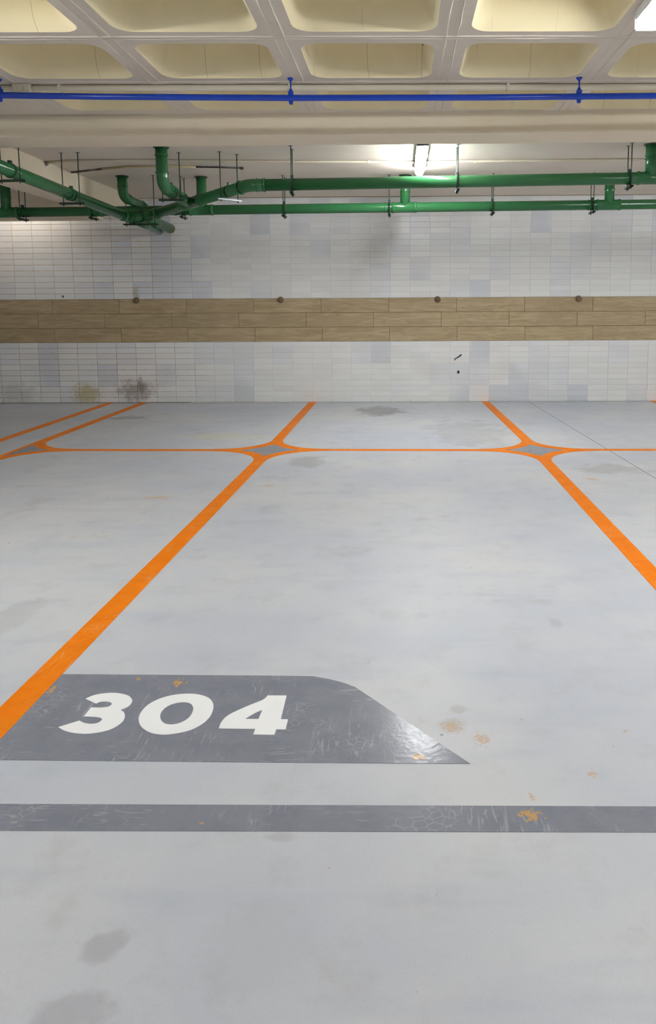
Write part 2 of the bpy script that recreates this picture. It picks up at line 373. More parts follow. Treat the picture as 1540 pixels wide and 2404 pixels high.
# ceiling: smooth slab at the back, beams, waffle grid with coffers
YF, YBk = 5.86, 6.27                              # faces of the cross beam
ceil = tag(mesh('ceiling', bxm((XL, YBk - .02, HC), (XR, YW + .2, HC + .2)), CEIL), 'cream painted concrete ceiling with beams and coffers', kind='structure')
bm = bxm((XL, YF, HB), (XR, YBk, HC + .25)); bmesh.ops.bevel(bm, geom=[e for e in bm.edges if all(v.co.z < HB + .01 for v in e.verts)], offset=.012, segments=2, affect='EDGES')
tag(mesh('beam', bm, BEAM, ceil), 'cream beam running across the whole ceiling')
bm = bxm((-3.90, YBk - .01, 2.525), (-3.58, YW + .05, HC + .1)); tag(mesh('beam', bm, BEAM, ceil), 'cream beam running towards the tiled wall')
bm = bxm((XL, 9.64, 2.452), (-3.88, 9.84, HC + .1)); tag(mesh('beam', bm, BEAM, ceil), 'low cream beam in front of the lit tiles')
KX, KY, X0, SH = .941, .822, .283, .026            # coffer module, one rib line, skew of the grid
ROWY = [5.085 - KY * j for j in range(-1, 6)]      # centre lines of the cross ribs
def shy(x, y): return y + SH * (x + .3)
def rrect(cx, cy, a, b, rad, n=5):
    out = []
    for qx, qy, a0 in ((1, 1, 0), (-1, 1, 90), (-1, -1, 180), (1, -1, 270)):
        for i in range(n + 1):
            t = math.radians(a0 + 90 * i / n); out.append((cx + qx * (a / 2 - rad) + rad * math.cos(t), cy + qy * (b / 2 - rad) + rad * math.sin(t)))
    return out
RW = .178
grid = bmesh.new(); cells = []
PROF = [(0, 0), (.006, .012), (.020, .028), (.036, .055), (.046, .085), (.052, .12), (.085, .30), (.10, .335), (.14, .35)]
for c in range(-6, 6):
    for rI in range(-1, 5):
        y1 = 5.085 - KY * rI; y0 = y1 - KY; xa = X0 + c * KX; xb = xa + KX
        if rI == -1: y1 = YF + .04; y0 = 5.085
        cx, cy = (xa + xb) / 2, (y0 + y1) / 2 if rI >= 0 else (5.085 + RW / 2 + 5.80) / 2 - .002
        A, B = KX - RW, (KY - RW if rI >= 0 else 5.80 - 5.085 - RW / 2 - .03)
        solid = (rI == -1 and c in (-4, -5, -6))
        if solid:
            vs = [grid.verts.new((x, shy(x, y), HC)) for x, y in ((xa, y0), (xb, y0), (xb, y1), (xa, y1))]; grid.faces.new(vs); continue
        op = rrect(cx, cy, A, B, .105)
        outer = []
        for x, y in op:
            dx, dy = x - cx, y - cy
            t = min(((xb - cx) / dx if dx > 0 else (xa - cx) / dx) if dx else 9e9, ((y1 - cy) / dy if dy > 0 else (y0 - cy) / dy) if dy else 9e9)
            outer.append((cx + dx * t, cy + dy * t))
        vi = [grid.verts.new((x, shy(x, y), HC)) for x, y in op]; vo = [grid.verts.new((x, shy(x, y), HC)) for x, y in outer]
        N = len(op)
        for i in range(N): grid.faces.new((vi[i], vi[(i + 1) % N], vo[(i + 1) % N], vo[i]))
        # fill the cell corners that the radial outline cuts off
        for qx, qy in ((xb, y1), (xa, y1), (xa, y0), (xb, y0)):
            best = sorted(range(N), key=lambda i: (outer[i][0] - qx) ** 2 + (outer[i][1] - qy) ** 2)[:1]
            i = best[0]
            if (outer[i][0] - qx) ** 2 + (outer[i][1] - qy) ** 2 > 1e-8:
                for jn in ((i + 1) % N, i - 1):
                    if abs(outer[jn][0] - outer[i][0]) > 1e-6 and abs(outer[jn][1] - outer[i][1]) > 1e-6:
                        cv = grid.verts.new((qx, shy(qx, qy), HC)); grid.faces.new((vo[i], vo[jn], cv))
        cells.append((cx, cy, A, B))
for fc in grid.faces:
    fc.normal_update()
    if fc.normal.z > 0: fc.normal_flip()
# ridges left by the formwork seams on the ribs
def ridge(bm, p, q, w=.008, h=.004, n=10):
    p, q = Vector(p), Vector(q); d = (q - p).normalized(); s = Vector((-d.y, d.x, 0)) * w / 2; rows = []
    for i in range(n + 1):
        c = p.lerp(q, i / n) + Vector((random.uniform(-.003, .003), random.uniform(-.003, .003), 0)); k = random.uniform(.5, 1.2)
        rows.append([bm.verts.new(c - s * k), bm.verts.new(c + Vector((0, 0, -h * k))), bm.verts.new(c + s * k)])
    for i in range(n):
        for j in (0, 1): bm.faces.new((rows[i][j], rows[i][j + 1], rows[i + 1][j + 1], rows[i + 1][j]))
for c in range(-3, 4):
    x = X0 + c * KX
    for off in (-.035, .028): ridge(grid, (x + off, shy(x, 2.0), HC + .0005), (x + off * .9, shy(x, 5.8), HC + .0005), .009, .006, 26)
for rI in range(0, 3):
    y = 5.085 - KY * rI
    for off in (-.025, .012): ridge(grid, (-3.4, shy(-3.4, y + off), HC + .0005), (3.2, shy(3.2, y + off), HC + .0005), .009, .006, 40)
tag(mesh('rib_grid', grid, RIB, ceil), 'pale painted concrete ribs between the coffers')
def coffer_mesh(A, B):
    bm = bmesh.new(); rings = []
    for e, z in PROF:
        rings.append([bm.verts.new((x, y + SH * x, z)) for x, y in rrect(0, 0, A - 2 * e, B - 2 * e, .105 - e * .35)])
    N = len(rings[0])
    for i in range(len(rings) - 1):
        for j in range(N): fc = bm.faces.new((rings[i][j], rings[i + 1][j], rings[i + 1][(j + 1) % N], rings[i][(j + 1) % N])); fc.smooth = True
    fc = bm.faces.new(rings[-1])
    bmesh.ops.recalc_face_normals(bm, faces=bm.faces[:])
    for fc in bm.faces: fc.normal_flip()
    me = bpy.data.meshes.new('coffer'); bm.to_mesh(me); bm.free(); me.materials.append(COFFER)
    return me
cm = {}
for cx, cy, A, B in cells:
    key = round(B, 3)
    if key not in cm: cm[key] = coffer_mesh(A, B)
    link('coffer', cm[key], ceil, Vector((cx, shy(cx, cy), HC)))
XA, XB_ = X0 - 6 * KX, X0 + 6 * KX; Y0 = 5.085 - KY * 5
bm = bmesh.new()
box(bm, (XL, YB, HC), (XR, Y0 - .17, HC + .6)); box(bm, (XL, Y0 - .2, HC), (XA, YF + .1, HC + .6)); box(bm, (XB_, Y0 - .2, HC), (XR, YF + .1, HC + .6)); box(bm, (XA, Y0 - .3, HC + .4), (XB_, YF + .3, HC + .6)); box(bm, (XA, Y0 - .25, HC - .0005), (XB_, Y0 + .02, HC + .3))
tag(mesh('solid_slab', bm, CEIL, ceil), 'flat painted concrete slab')
bm = bxm((-3.56, YW - .014, HC - .008), (XR, YW + .01, HC + .002)); mesh('joint_line', bm, m_plaster('stained_joint', (150, 132, 104), (206, 196, 178), relief=False), ceil)
# ------------------------------------------------------------------ floor paint
Z1, Z2 = .0012, .0022
LW = .104
def strip(name, p, q, w, m, z=Z1, label=None):
    p, q = Vector((p[0], p[1], 0)), Vector((q[0], q[1], 0)); d = (q - p).normalized(); s = Vector((-d.y, d.x, 0)) * w / 2
    o = slab(name, [p - s, q - s, q + s, p + s], 0, z, m, floor); return tag(o, label)
def at0(u, v): p = FL(u, v); return (p.x, p.y)
JR, JI = .47, .575                                   # outer and inner radius of the star's concave sides
def star(cx, cy, ang, half=False, label=''):
    w = LW / 2; c = w + JR; ca, sa = math.cos(ang), math.sin(ang)
    T = lambda x, y: (cx + x * 1.0 - y * math.sin(ang), cy + y)
    quads = [(1, 1), (-1, 1), (-1, -1), (1, -1)]
    out, inn = [], []
    for qx, qy in quads:
        seg = [(qx * (c - JR * math.cos(t)), qy * (c - JR * math.sin(t))) for t in [math.radians(90 * i / 10) for i in range(11)]]
        # t=0: (w, c) on the vertical arm; t=90: (c, w) on the horizontal arm
        if qx * qy < 0: seg = seg[::-1]
        t0 = math.asin((c) / JI) if c < JI else PI / 2
        x_ax = c - math.sqrt(JI ** 2 - c ** 2) if JI > c else c
        a0 = math.acos(c / JI); a1 = PI / 2 - a0
        sg2 = [(qx * (c - JI * math.cos(a0 + (a1 - a0) * i / 8)), qy * (c - JI * math.sin(a0 + (a1 - a0) * i / 8))) for i in range(9)]
        if qx * qy < 0: sg2 = sg2[::-1]
        if half and qx < 0: continue
        out += seg[::-1]; inn += sg2[::-1]
    # order: make both loops run round the centre
    key = lambda p: math.atan2(p[1], p[0])
    if half:
        inn = sorted([p for p in inn], key=key); out = sorted(out, key=key); out += [(-w, c), (-w, -c)]; inn = inn
    else:
        out = sorted(out, key=key); inn = sorted(inn, key=key)
    ded = []
    for p in inn:
        if not ded or (Vector(p) - Vector(ded[-1])).length > 1e-4: ded.append(p)
    if not half and (Vector(ded[0]) - Vector(ded[-1])).length < 1e-4: ded.pop()
    O, I = [T(*p) for p in out], [T(*p) for p in ded]
    tag(slab('line_junction', O, 0, Z1, ORANGE, floor, [I]), 'orange star-shaped crossing of bay lines ' + label)
    tag(slab('junction_infill', I, 0, Z1 * .8, GREY, floor), 'grey four-pointed infill of the orange crossing ' + label)
    return c
cl = at0(632, 1056.5); cr = at0(1257, 1056.5)
cs = star(cl[0], cl[1], .0, False, 'left of centre')
star(cr[0], cr[1], .0, False, 'on the right')
# third junction at the left edge: a T on the next bay line
t3 = at0(40, 1059)
star(t3[0], cl[1] + .02, 0, True, 'at the left edge')
ct = (t3[0], cl[1] + .02)
# long bay lines
def bline(pa, pb, lab): strip('bay_line', pa, pb, LW, ORANGE, Z1 + .0006, lab)
wl = at0(735, 943.5); wr = at0(1138, 941.5)
bline((cl[0] - .005, cl[1] + cs - .005), (wl[0], YW - .012), 'orange line from the left crossing to the tiled wall')
bline((-1.318, 2.05), (cl[0], cl[1] - cs + .005), 'long orange bay line left of the number panel')
bline((cr[0], cr[1] + cs - .005), (wr[0], YW - .012), 'orange line from the right crossing to the tiled wall')
bline((1.254, 2.05), (cr[0], cr[1] - cs + .005), 'long orange bay line on the right')
bline((ct[0], ct[1] + cs - .005), (at0(318, 953)[0], YW - .012), 'orange line from the left edge to the tiled wall')
bline((ct[0], 2.05), (ct[0], ct[1] - cs + .005), 'orange bay line leaving the frame on the left')
p4, p5 = at0(0, 1034), at0(200, 966); sl = (p5[0] - p4[0]) / (p5[1] - p4[1])
bline((p4[0] - sl * 4, p4[1] - 4), (p5[0] + sl * (YW - .012 - p5[1]), YW - .012), 'outermost orange line in the left rear corner')
w5 = at0(1533, 941); bline((w5[0] + .02, 2.05), (w5[0], YW - .012), 'orange bay line touching the wall at the right edge')
strip('bay_line', (cl[0] + cs - .005, cl[1]), (cr[0] - cs + .005, cr[1]), .088, ORANGE, label='thin orange cross line between the two crossings')
strip('bay_line', (ct[0] + cs - .005, ct[1]), (cl[0] - cs + .005, cl[1]), .088, ORANGE, label='thin orange cross line on the left')
strip('bay_line', (cr[0] + cs - .005, cr[1]), (w5[0] - .06, cr[1] - .01), .088, ORANGE, label='thin orange cross line on the right')
# grey number panel, digits, drive-aisle strip
pan = [(-140, 1783, 'c'), (-60, 1700, 'c'), (141, 1583.2, 'c'), (420, 1585.2), (700, 1587.5), (745, 1590), (790, 1599), (826, 1611), (860, 1631), (1104, 1793.5, 'c'), (700, 1791, 'c'), (0, 1784.5, 'c')]
lx = -1.318 + LW / 2 - .004
pp = [FL(*q) for q in spline(pan, 5)]
P2 = [(max(p.x, lx), p.y) for p in pp]
Q = []
for p in P2:
    if not Q or (Vector(p) - Vector(Q[-1])).length > 1e-4: Q.append(p)
panel = tag(slab('number_panel', Q, 0, Z1, GREY, floor), 'grey painted panel with rounded shoulder bearing the number 304')
zz = lambda L: [(100 + p[0] / 2.4839, 1560 + p[1] / 2.4839) + tuple(p[2:]) for p in L]
D3 = zz([(250, 203, 'c'), (290, 185), (340, 173.5), (400, 168), (455, 172), (500, 185), (521, 206), (519, 226), (498, 249), (455, 268, 'c'), (475, 283), (480, 306), (467, 335), (430, 364), (380, 387), (310, 402), (240, 407), (170, 400), (122, 386), (92, 368, 'c'), (215, 330, 'c'), (240, 343), (280, 349), (320, 344), (346, 325), (335, 313), (300, 308.5), (241, 306, 'c'), (283, 253, 'c'), (340, 254), (385, 248), (404, 232), (390, 221.5), (355, 219), (330, 223), (312, 231, 'c')])
D0 = zz([(560, 325), (572, 285), (612, 240), (680, 203), (760, 181), (840, 173), (910, 178), (965, 196), (993, 227), (994, 265), (972, 312), (925, 354), (860, 386), (780, 405), (700, 412), (628, 400), (577, 367)])
D0i = zz([(686, 300), (700, 270), (735, 243), (780, 228), (825, 223), (862, 231), (878, 254), (872, 285), (850, 315), (812, 339), (765, 352), (722, 350), (694, 332)])
D4 = zz([(1312, 183, 'c'), (1423, 184, 'c'), (1389, 322, 'c'), (1431, 323, 'c'), (1417, 382, 'c'), (1362, 381, 'c'), (1352, 413, 'c'), (1228, 411, 'c'), (1240, 379, 'c'), (1027, 376, 'c'), (1040, 343), (1068, 310), (1115, 281), (1200, 243), (1275, 213), (1298, 199)])
D4i = zz([(1180, 320, 'c'), (1258, 321, 'c'), (1281, 269, 'c'), (1245, 283)])
def digit(loops, lab):
    L = [[(p.x, p.y) for p in (FL(*q) for q in spline(l, 5))] for l in loops]
    o = slab('digit', L[0], Z1, Z2, WHITE, panel, L[1:]); tag(o, lab)
digit([D3], 'white painted digit 3'); digit([D0, D0i], 'white painted digit 0'); digit([D4, D4i], 'white painted digit 4')
a, b = at0(0, 1888), at0(1540, 1894); a2, b2 = at0(0, 1950.5), at0(1540, 1954.5)
ext = lambda p, q, x: (x, p[1] + (q[1] - p[1]) * (x - p[0]) / (q[0] - p[0]))
tag(slab('aisle_strip', [ext(a2, b2, -5.6), ext(a2, b2, 5.6), ext(a, b, 5.6), ext(a, b, -5.6)], 0, Z1, GREY, floor), 'straight grey painted strip across the floor in front of the bay')
# saw cut and the dark joint at the wall foot
q0, q1 = at0(1241, 943), at0(1540, 1124); sl = (q1[0] - q0[0]) / (q1[1] - q0[1])
strip('saw_cut', (q1[0] - sl * 4, q1[1] - 4), (q0[0] + sl * (YW - .02 - q0[1]), YW - .02), .007, JOINT, .0003, 'thin saw-cut joint crossing the floor on the right')
strip('wall_joint', (-7.9, YW - .017), (-2.95, YW - .017), .022, JOINT, .006, 'dark joint at the foot of the wall')
# ------------------------------------------------------------------ green drain pipes
PR = .055
def ring(parent, p, d, r=PR, w=.012, m=GREEN, name='coupling'):
    p, d = Vector(p), Vector(d).normalized(); k = w / 2
    bm = bmesh.new(); tube(bm, [p - d * k, p - d * k * .8, p - d * k * .4, p + d * k * .4, p + d * k * .8, p + d * k], [r, r * 1.09, r * 1.14, r * 1.14, r * 1.09, r], 24)
    bmesh.ops.recalc_face_normals(bm, faces=bm.faces[:]); return mesh(name, bm, m, parent)
def sleeve(parent, p, q, r=PR, m=GREEN, name='fitting'):
    """widened fitting body with a bead near both ends"""
    p, q = Vector(p), Vector(q); d = (q - p).normalized(); L = (q - p).length; e = .010
    st = [(0, 1.0), (.002, 1.07), (e * 1.2, 1.07), (e * 1.8, 1.16), (e * 2.8, 1.16), (e * 3.4, 1.07)]
    pts = [(s, k) for s, k in st] + [(L - s, k) for s, k in st[::-1]]
    bm = bmesh.new(); tube(bm, [p + d * s for s, k in pts], [r * k for s, k in pts], 24); bmesh.ops.recalc_face_normals(bm, faces=bm.faces[:]); return mesh(name, bm, m, parent)
def collar(parent, x, y, r=PR):
    bm = bmesh.new(); tube(bm, [(x, y, HC - .001), (x, y, HC - .010), (x, y, HC - .014)], [r * 1.3, r * 1.28, r * 1.06], 28); bmesh.ops.recalc_face_normals(bm, faces=bm.faces[:]); return mesh('ceiling_collar', bm, DGREEN, parent)
def riser(parent, x, y, z, r=PR):
    rr = tubeo('riser', [(x, y, HC - .002), (x, y, z)], r, GREEN, parent, 24); collar(rr, x, y, r)
    ring(rr, (x, y, z + .17), (0, 0, 1), r); return rr
M1Y, M2Y = 7.10, 8.65
def line_at(y, pa, pb, x):
    a, b = aty(*pa, y), aty(*pb, y); return a.lerp(b, (x - a.x) / (b.x - a.x))
# front run: long pipe, bend, diagonal, riser at the right, branch with elbow
m1 = lambda x: line_at(M1Y, (700, 433), (1490, 418.5), x)
bend = m1(aty(583, 436, M1Y).x); zj = 2.352
front = empty('drain_pipe', (bend.x, M1Y, bend.z), 'upper green drain pipe with a bent left end, hung nearer the camera', 'pipe')
tubeo('pipe', [m1(bend.x + .1), m1(4.6)], PR, GREEN, front, 28)
JX = bend.x - 1.46; J = Vector((JX, M1Y + 1.46, zj))
dg = (J - bend).normalized()
el = arc3(m1(bend.x + .3), bend, bend + dg * .3, .16)
tubeo('elbow', [m1(bend.x + .16)] + el + [bend + dg * .14], PR * 1.06, GREEN, front, 28)
ring(front, m1(bend.x + .15), (1, 0, 0), PR * 1.06); ring(front, bend + dg * .13, dg, PR * 1.06); ring(front, m1(bend.x + .085), (1, 0, 0), PR * 1.05)
tubeo('diagonal_pipe', [bend + dg * .1, J - dg * .02], PR, GREEN, front, 28)
dl = (J - bend).length
dpt = lambda t: bend + dg * t
sleeve(front, dpt(dl - .30), dpt(dl - .03))
xr6 = aty(1529, 400, M1Y).x
riser(front, xr6, M1Y, m1(xr6).z); sleeve(front, m1(xr6 - .14), m1(xr6 + .2)); ring(front, (xr6, M1Y, HC - .10), (0, 0, 1), PR)
# branch with elbow that comes down from the ceiling and joins the diagonal
bx_, by_ = -2.205, 7.03
tj = (bend.x - bx_) / -dg.x if dg.x else 0
tj = (bx_ - bend.x) / dg.x; pj = dpt(tj) + Vector((0, -.02, .005)); pc = Vector((bx_, by_, pj.z + .045))
br = tubeo('branch_pipe', [(bx_, by_, HC - .002)] + arc3((bx_, by_, HC), pc, pj, .10, 9) + [pj], PR, GREEN, front, 28)
collar(br, bx_, by_)
ring(br, (bx_, by_, HC - .075), (0, 0, 1)); ring(br, (bx_, by_, pc.z + .115), (0, 0, 1)); bd = (pj - pc).normalized(); ring(br, pc + bd * .125, bd); ring(br, pc + bd * .22, bd, PR * 1.02); sleeve(br, pc + bd * .30, pc + bd * .62)
sleeve(front, dpt(tj - .26), dpt(tj + .1))
# rear run: straight pipe near the wall with four risers
m2 = lambda x: line_at(M2Y, (640, 491), (1500, 480), x)
rear = empty('drain_pipe', (0, M2Y, m2(0).z), 'lower green drain pipe running along in front of the tiled wall', 'pipe')
tubeo('pipe', [m2(-6.6), m2(5.2)], PR, GREEN, rear, 28)
for u in (473, 951, 1431):
    x = aty(u, 450, M2Y).x; z = m2(x).z
    riser(rear, x, M2Y, z); sleeve(rear, m2(x - .155), m2(x + .135)); ring(rear, m2(x - .23), (1, 0, 0), PR * .98, .008)
x = aty(13, 460, M2Y).x; riser(rear, x, M2Y, m2(x).z); sleeve(rear, m2(x - .14), m2(x + .14))
x = aty(212, 496, M2Y).x; sleeve(rear, m2(x - .02), m2(x + .15))
x = aty(412, 496, M2Y).x; ring(rear, m2(x), (1, 0, 0)); ring(rear, m2(x - .1), (1, 0, 0))
# left run: pipe from the camera side into the wall, second pipe with its own riser beside it
L0, L1 = Vector((0, 0, 0)), J.copy()
lh = aty(165, 456.5, 7.23); le = aty(374, 543.5, YW)
lb = aty(0, 388, 5.9); 
left = empty('drain_pipe', (J.x, J.y, J.z), 'green drain pipe crossing the left corner from the frame edge to the junction', 'pipe')
J2 = aty(303, 511, 8.45); dL = (J2 - lh).normalized()
tubeo('pipe', [lh - dL * 2.3, J2], PR, GREEN, left, 28)
ring(left, lh + dL * -.02, dL, PR); sleeve(left, J2 - dL * .16, J2 + dL * .16); ring(left, lh - dL * .93, dL)
tubeo('outlet_pipe', [J2, le + Vector((0, .05, 0))], PR * .86, GREEN, left, 24); ring(left, le - Vector((0, .008, 0)), (0, 1, 0), PR * .86, .012, PVC, 'wall_ring')
wy = tubeo('wye_fitting', [J, J.lerp(J2, .5), J2 + dL * .05], PR * 1.05, GREEN, left, 24)
R1 = Vector((-3.14, 8.56, 0)); r1j = aty(333, 484, 9.1); w2 = aty(401, 537.5, YW)
side = empty('drain_pipe', (R1.x, R1.y, HC), 'green drain pipe dropping from the ceiling and entering the tiled wall', 'pipe')
r1c = Vector((R1.x, R1.y, r1j.z + .035)); dr = (r1j - r1c).normalized()
bp = tubeo('riser', [(R1.x, R1.y, HC - .002)] + arc3((R1.x, R1.y, HC), r1c, r1j, .10, 9) + [r1j], PR, GREEN, side, 28)
collar(bp, R1.x, R1.y); ring(bp, (R1.x, R1.y, r1c.z + .115), (0, 0, 1)); ring(bp, r1c + dr * .12, dr); ring(bp, r1j - dr * .02, dr)
w2a = aty(338, 509, 9.28)
tubeo('elbow', [r1j - dr * .03, r1j + dr * .06, w2a.lerp(r1j, .3), w2a], PR * 1.04, GREEN, side, 24)
tubeo('outlet_pipe', [w2a - (w2 - w2a).normalized() * .3, w2 + Vector((0, .05, 0))], PR * 1.12, GREEN, side, 28); ring(side, w2 - Vector((0, .008, 0)), (0, 1, 0), PR * 1.12, .012, PVC, 'wall_ring')
# ------------------------------------------------------------------ hangers
def hanger(p, d, label, w=.15, steel=False, drop=.018, tops=HC, r=PR):
    """two threaded rods from the ceiling, a channel under the pipe, a strap round it"""
    p = Vector(p); d = Vector((d[0], d[1], 0)).normalized(); s = Vector((-d.y, d.x, 0))
    h = empty('pipe_hanger', (p.x, p.y, tops), label, 'pipe hanger', 'hangers of the green drain pipes')
    zb = p.z - r - drop
    ca = bmesh.new(); L = w / 2 + .035
    M = Matrix((( s.x, d.x, 0, p.x), (s.y, d.y, 0, p.y), (0, 0, 1, zb), (0, 0, 0, 1)))
    for lo, hi in (((-L, -.016, -.003), (L, .016, .001)), ((-L, -.016, -.016), (L, -.0135, .001)), ((-L, .0135, -.016), (L, .016, .001))): box(ca, lo, hi)
    ca.transform(M); mesh('channel', ca, STEEL if steel else DGREEN, h)
    for sg in (-1, 1):
        q = p + s * sg * w / 2
        rd = tubeo('rod', [(q.x, q.y, tops), (q.x, q.y, zb - .03)], .0048, DGREEN, h, 8)
        tubeo('ceiling_plate', [(q.x, q.y, tops), (q.x, q.y, tops - .004)], .02, STEEL, rd, 10)
        tubeo('nut', [(q.x, q.y, zb - .008), (q.x, q.y, zb - .022)], .010, DGREEN, rd, 6)
    st = bmesh.new(); n = 24; t = Vector((0, 0, 1))
    for i in range(n):
        a0, a1 = 2 * PI * i / n, 2 * PI * (i + 1) / n; vs = []
        for aa in (a0, a1):
            for rr in (r * 1.005, r * 1.005 + .004):
                c = p + s * math.cos(aa) * rr + t * math.sin(aa) * rr
                vs += [st.verts.new(c - d * .011), st.verts.new(c + d * .011)]
        st.faces.new((vs[2], vs[3], vs[7], vs[6])); st.faces.new((vs[0], vs[2], vs[6], vs[4])); st.faces.new((vs[1], vs[5], vs[7], vs[3]))
    bmesh.ops.recalc_face_normals(st, faces=st.faces[:]); so = mesh('strap', st, DGREEN, h)
    cb = bmesh.new(); box(cb, (-.014, -.013, r), (.014, .013, r + .028)); cb.transform(Matrix(((s.x, d.x, 0, p.x), (s.y, d.y, 0, p.y), (0, 0, 1, p.z), (0, 0, 0, 1)))); mesh('bracket', cb, DGREEN, so)
    return h
for u, lab in ((685, 'green rod hanger on the upper pipe, first right of its bend'), (1074, 'green rod hanger on the upper pipe, just right of the lit tube'), (1478, 'green rod hanger on the upper pipe, next to the rightmost riser')):
    x = aty(u, 400, M1Y).x; hanger(m1(x), (1, {685: .06, 1074: 0, 1478: -.06}[u]), lab, .14, steel=(u == 1074))
hanger(dpt(.33), dg, 'rod hanger with a bright steel channel under the slanting pipe', .19, steel=True)
for u, lab in ((53, 'dark rod hanger on the lower pipe in the left rear bay'), (219, 'dark rod hanger on the lower pipe under the left beam'), (430, 'rod hanger on the lower pipe, just left of the leftmost lower riser'), (667, 'green rod hanger on the lower pipe beneath the first upper-pipe hanger'), (914, 'green rod hanger on the lower pipe, just left of the middle riser'), (1156, 'green rod hanger on the lower pipe midway between two risers'), (1390, 'green rod hanger on the lower pipe, just left of its right riser')):
    x = aty(u, 490, M2Y).x; hanger(m2(x), (1, 0), lab, .135, tops=(2.525 if u == 219 else HC))
hanger(lh + dL * .02, dL, 'rod hanger with two long rods on the left corner pipe', .165)
hanger(lh - dL * .93, dL, 'rod hanger on the left corner pipe at the frame edge', .165, tops=2.8 if (lh - dL * .93).y > YBk else HB)
hanger(J2.lerp(J, .5) + Vector((.03, .0, -.0)), (0, 1), 'wide rod hanger under the junction of the green pipes', .32)
hanger(pc + bd * .26, bd, 'rod hanger under the elbow branch that drops from the ceiling', .17)
# ------------------------------------------------------------------ blue pipe and clamps
BY = 5.0
bpts = [aty(u, v, shy(aty(u, v, BY).x, BY)) for u, v in ((-400, 218), (0, 223.5), (250, 227), (683, 230), (1100, 229), (1540, 225), (1950, 220))]
blue = empty('water_pipe', bpts[3], 'bright blue pipe hanging under the coffered ceiling', 'pipe')
tubeo('pipe', bpts, .0195, BLUE, blue, 20)
for u, lab in ((9, 'blue clamp and rod at the left end of the blue pipe'), (683, 'blue clamp and rod in the middle of the blue pipe'), (1363, 'blue clamp and rod on the right part of the blue pipe')):
    c = None
    for i in range(len(bpts) - 1):
        x = aty(u, 228, bpts[3].y).x
        if bpts[i].x <= x <= bpts[i + 1].x: c = bpts[i].lerp(bpts[i + 1], (x - bpts[i].x) / (bpts[i + 1].x - bpts[i].x))
    h = empty('pipe_clamp', (c.x, c.y, HC), lab, 'pipe clamp', 'clamps of the blue pipe')
    tubeo('rod', [(c.x, c.y, HC), (c.x, c.y, c.z + .03)], .0052, BLUE, h, 10)
    tubeo('ceiling_flange', [(c.x, c.y, HC), (c.x, c.y, HC - .004), (c.x, c.y, HC - .018)], [.021, .02, .007], BLUE, h, 16)
    bm = bmesh.new(); n = 20; w = .016; rr = .0215
    prof = [(-.013, .040), (-.013, .050), (.013, .050), (.013, .040)]
    loop = [(math.sin(t) * rr, math.cos(t) * rr) for t in [math.radians(38 + 284 * i / n) for i in range(n + 1)]]
    full = loop + [(-.014, .040), (.014, .040)]
    A = [bm.verts.new((c.x - w, c.y + a, c.z + b)) for a, b in full]; B = [bm.verts.new((c.x + w, c.y + a, c.z + b)) for a, b in full]
    bm.faces.new(A); bm.faces.new(B[::-1])
    for i in range(len(A)): bm.faces.new((A[i], A[i - 1], B[i - 1], B[i]))
    bmesh.ops.recalc_face_normals(bm, faces=bm.faces[:]); cl_ = mesh('clip', bm, BLUE, h)
    tubeo('nut', [(c.x, c.y, c.z + .040), (c.x, c.y, c.z + .054)], .011, BLUE, cl_, 6)
    mesh('bolt_lug', bxm((c.x - .012, c.y - .012, c.z - .040), (c.x + .012, c.y + .012, c.z - .018), .003), BLUE, cl_)
# ------------------------------------------------------------------ conduits on the ceiling
cpt = lambda u, v: aty(u, v, shy(aty(u, v, 5.13).x, 5.125))
cz = HC - .024
cp = [Vector((q.x, q.y, cz)) for q in (cpt(-300, 206), cpt(400, 206), cpt(1000, 206), cpt(1840, 206))]
cond = empty('cable_conduit', cp[1], 'thick cream conduit along the rib behind the blue pipe', 'conduit')
tubeo('pipe', cp, .0195, PVC, cond, 16)
def conx(u): return cpt(u, 206)
for u in (142, 681, 1192):
    q = conx(u); bm = bxm((q.x - .012, q.y - .026, cz - .026), (q.x + .012, q.y + .026, cz + .024), .006); mesh('clip', bm, PVC, cond)
q = conx(55); bx0 = empty('junction_box', (q.x, q.y, HC), 'cream junction box with three round knockouts on the conduit', 'junction box')
body = mesh('body', bxm((q.x - .058, q.y - .045, HC - .062), (q.x + .058, q.y + .04, HC - .001), .005), PVC, bx0)
for dx in (-.036, 0, .036):
    bm = bmesh.new(); tube(bm, [(q.x + dx, q.y - .044, HC - .032), (q.x + dx, q.y - .049, HC - .032)], .015, 20); bmesh.ops.recalc_face_normals(bm, faces=bm.faces[:]); mesh('knockout', bm, PVC, body)
mesh('lid_lip', bxm((q.x - .062, q.y - .047, HC - .066), (q.x + .062, q.y + .042, HC - .056), .003), PVC, body)
# slab conduits further back
czb = HC - .013
cA = [atz(*p, czb) for p in ((109, 382), (160, 378), (300, 376.5), (700, 379.5), (980, 380), (1440, 375.5), (1700, 373.5))]
c2 = empty('cable_conduit', cA[0], 'thin cream conduit across the smooth ceiling behind the beam', 'conduit')
tubeo('pipe', cA, .012, PVC, c2, 12)
for u in (866, 1115): q = atz(u, 380, czb); mesh('clip', bxm((q.x - .012, q.y - .02, HC - .03), (q.x + .012, q.y + .02, HC), .004), PVC, c2)
tubeo('wall_socket', [cA[0] + Vector((-.02, 0, -.004)), cA[0] + Vector((.012, 0, -.004))], [.035, .022], DARKC, c2, 14)
cB = [atz(*p, czb) for p in ((168, 405), (186, 403), (240, 397), (300, 391.5), (400, 390.5), (460, 392), (520, 393), (568, 395))]
c3 = empty('cable_conduit', cB[0], 'short sooty conduit on the smooth ceiling at the left', 'conduit')
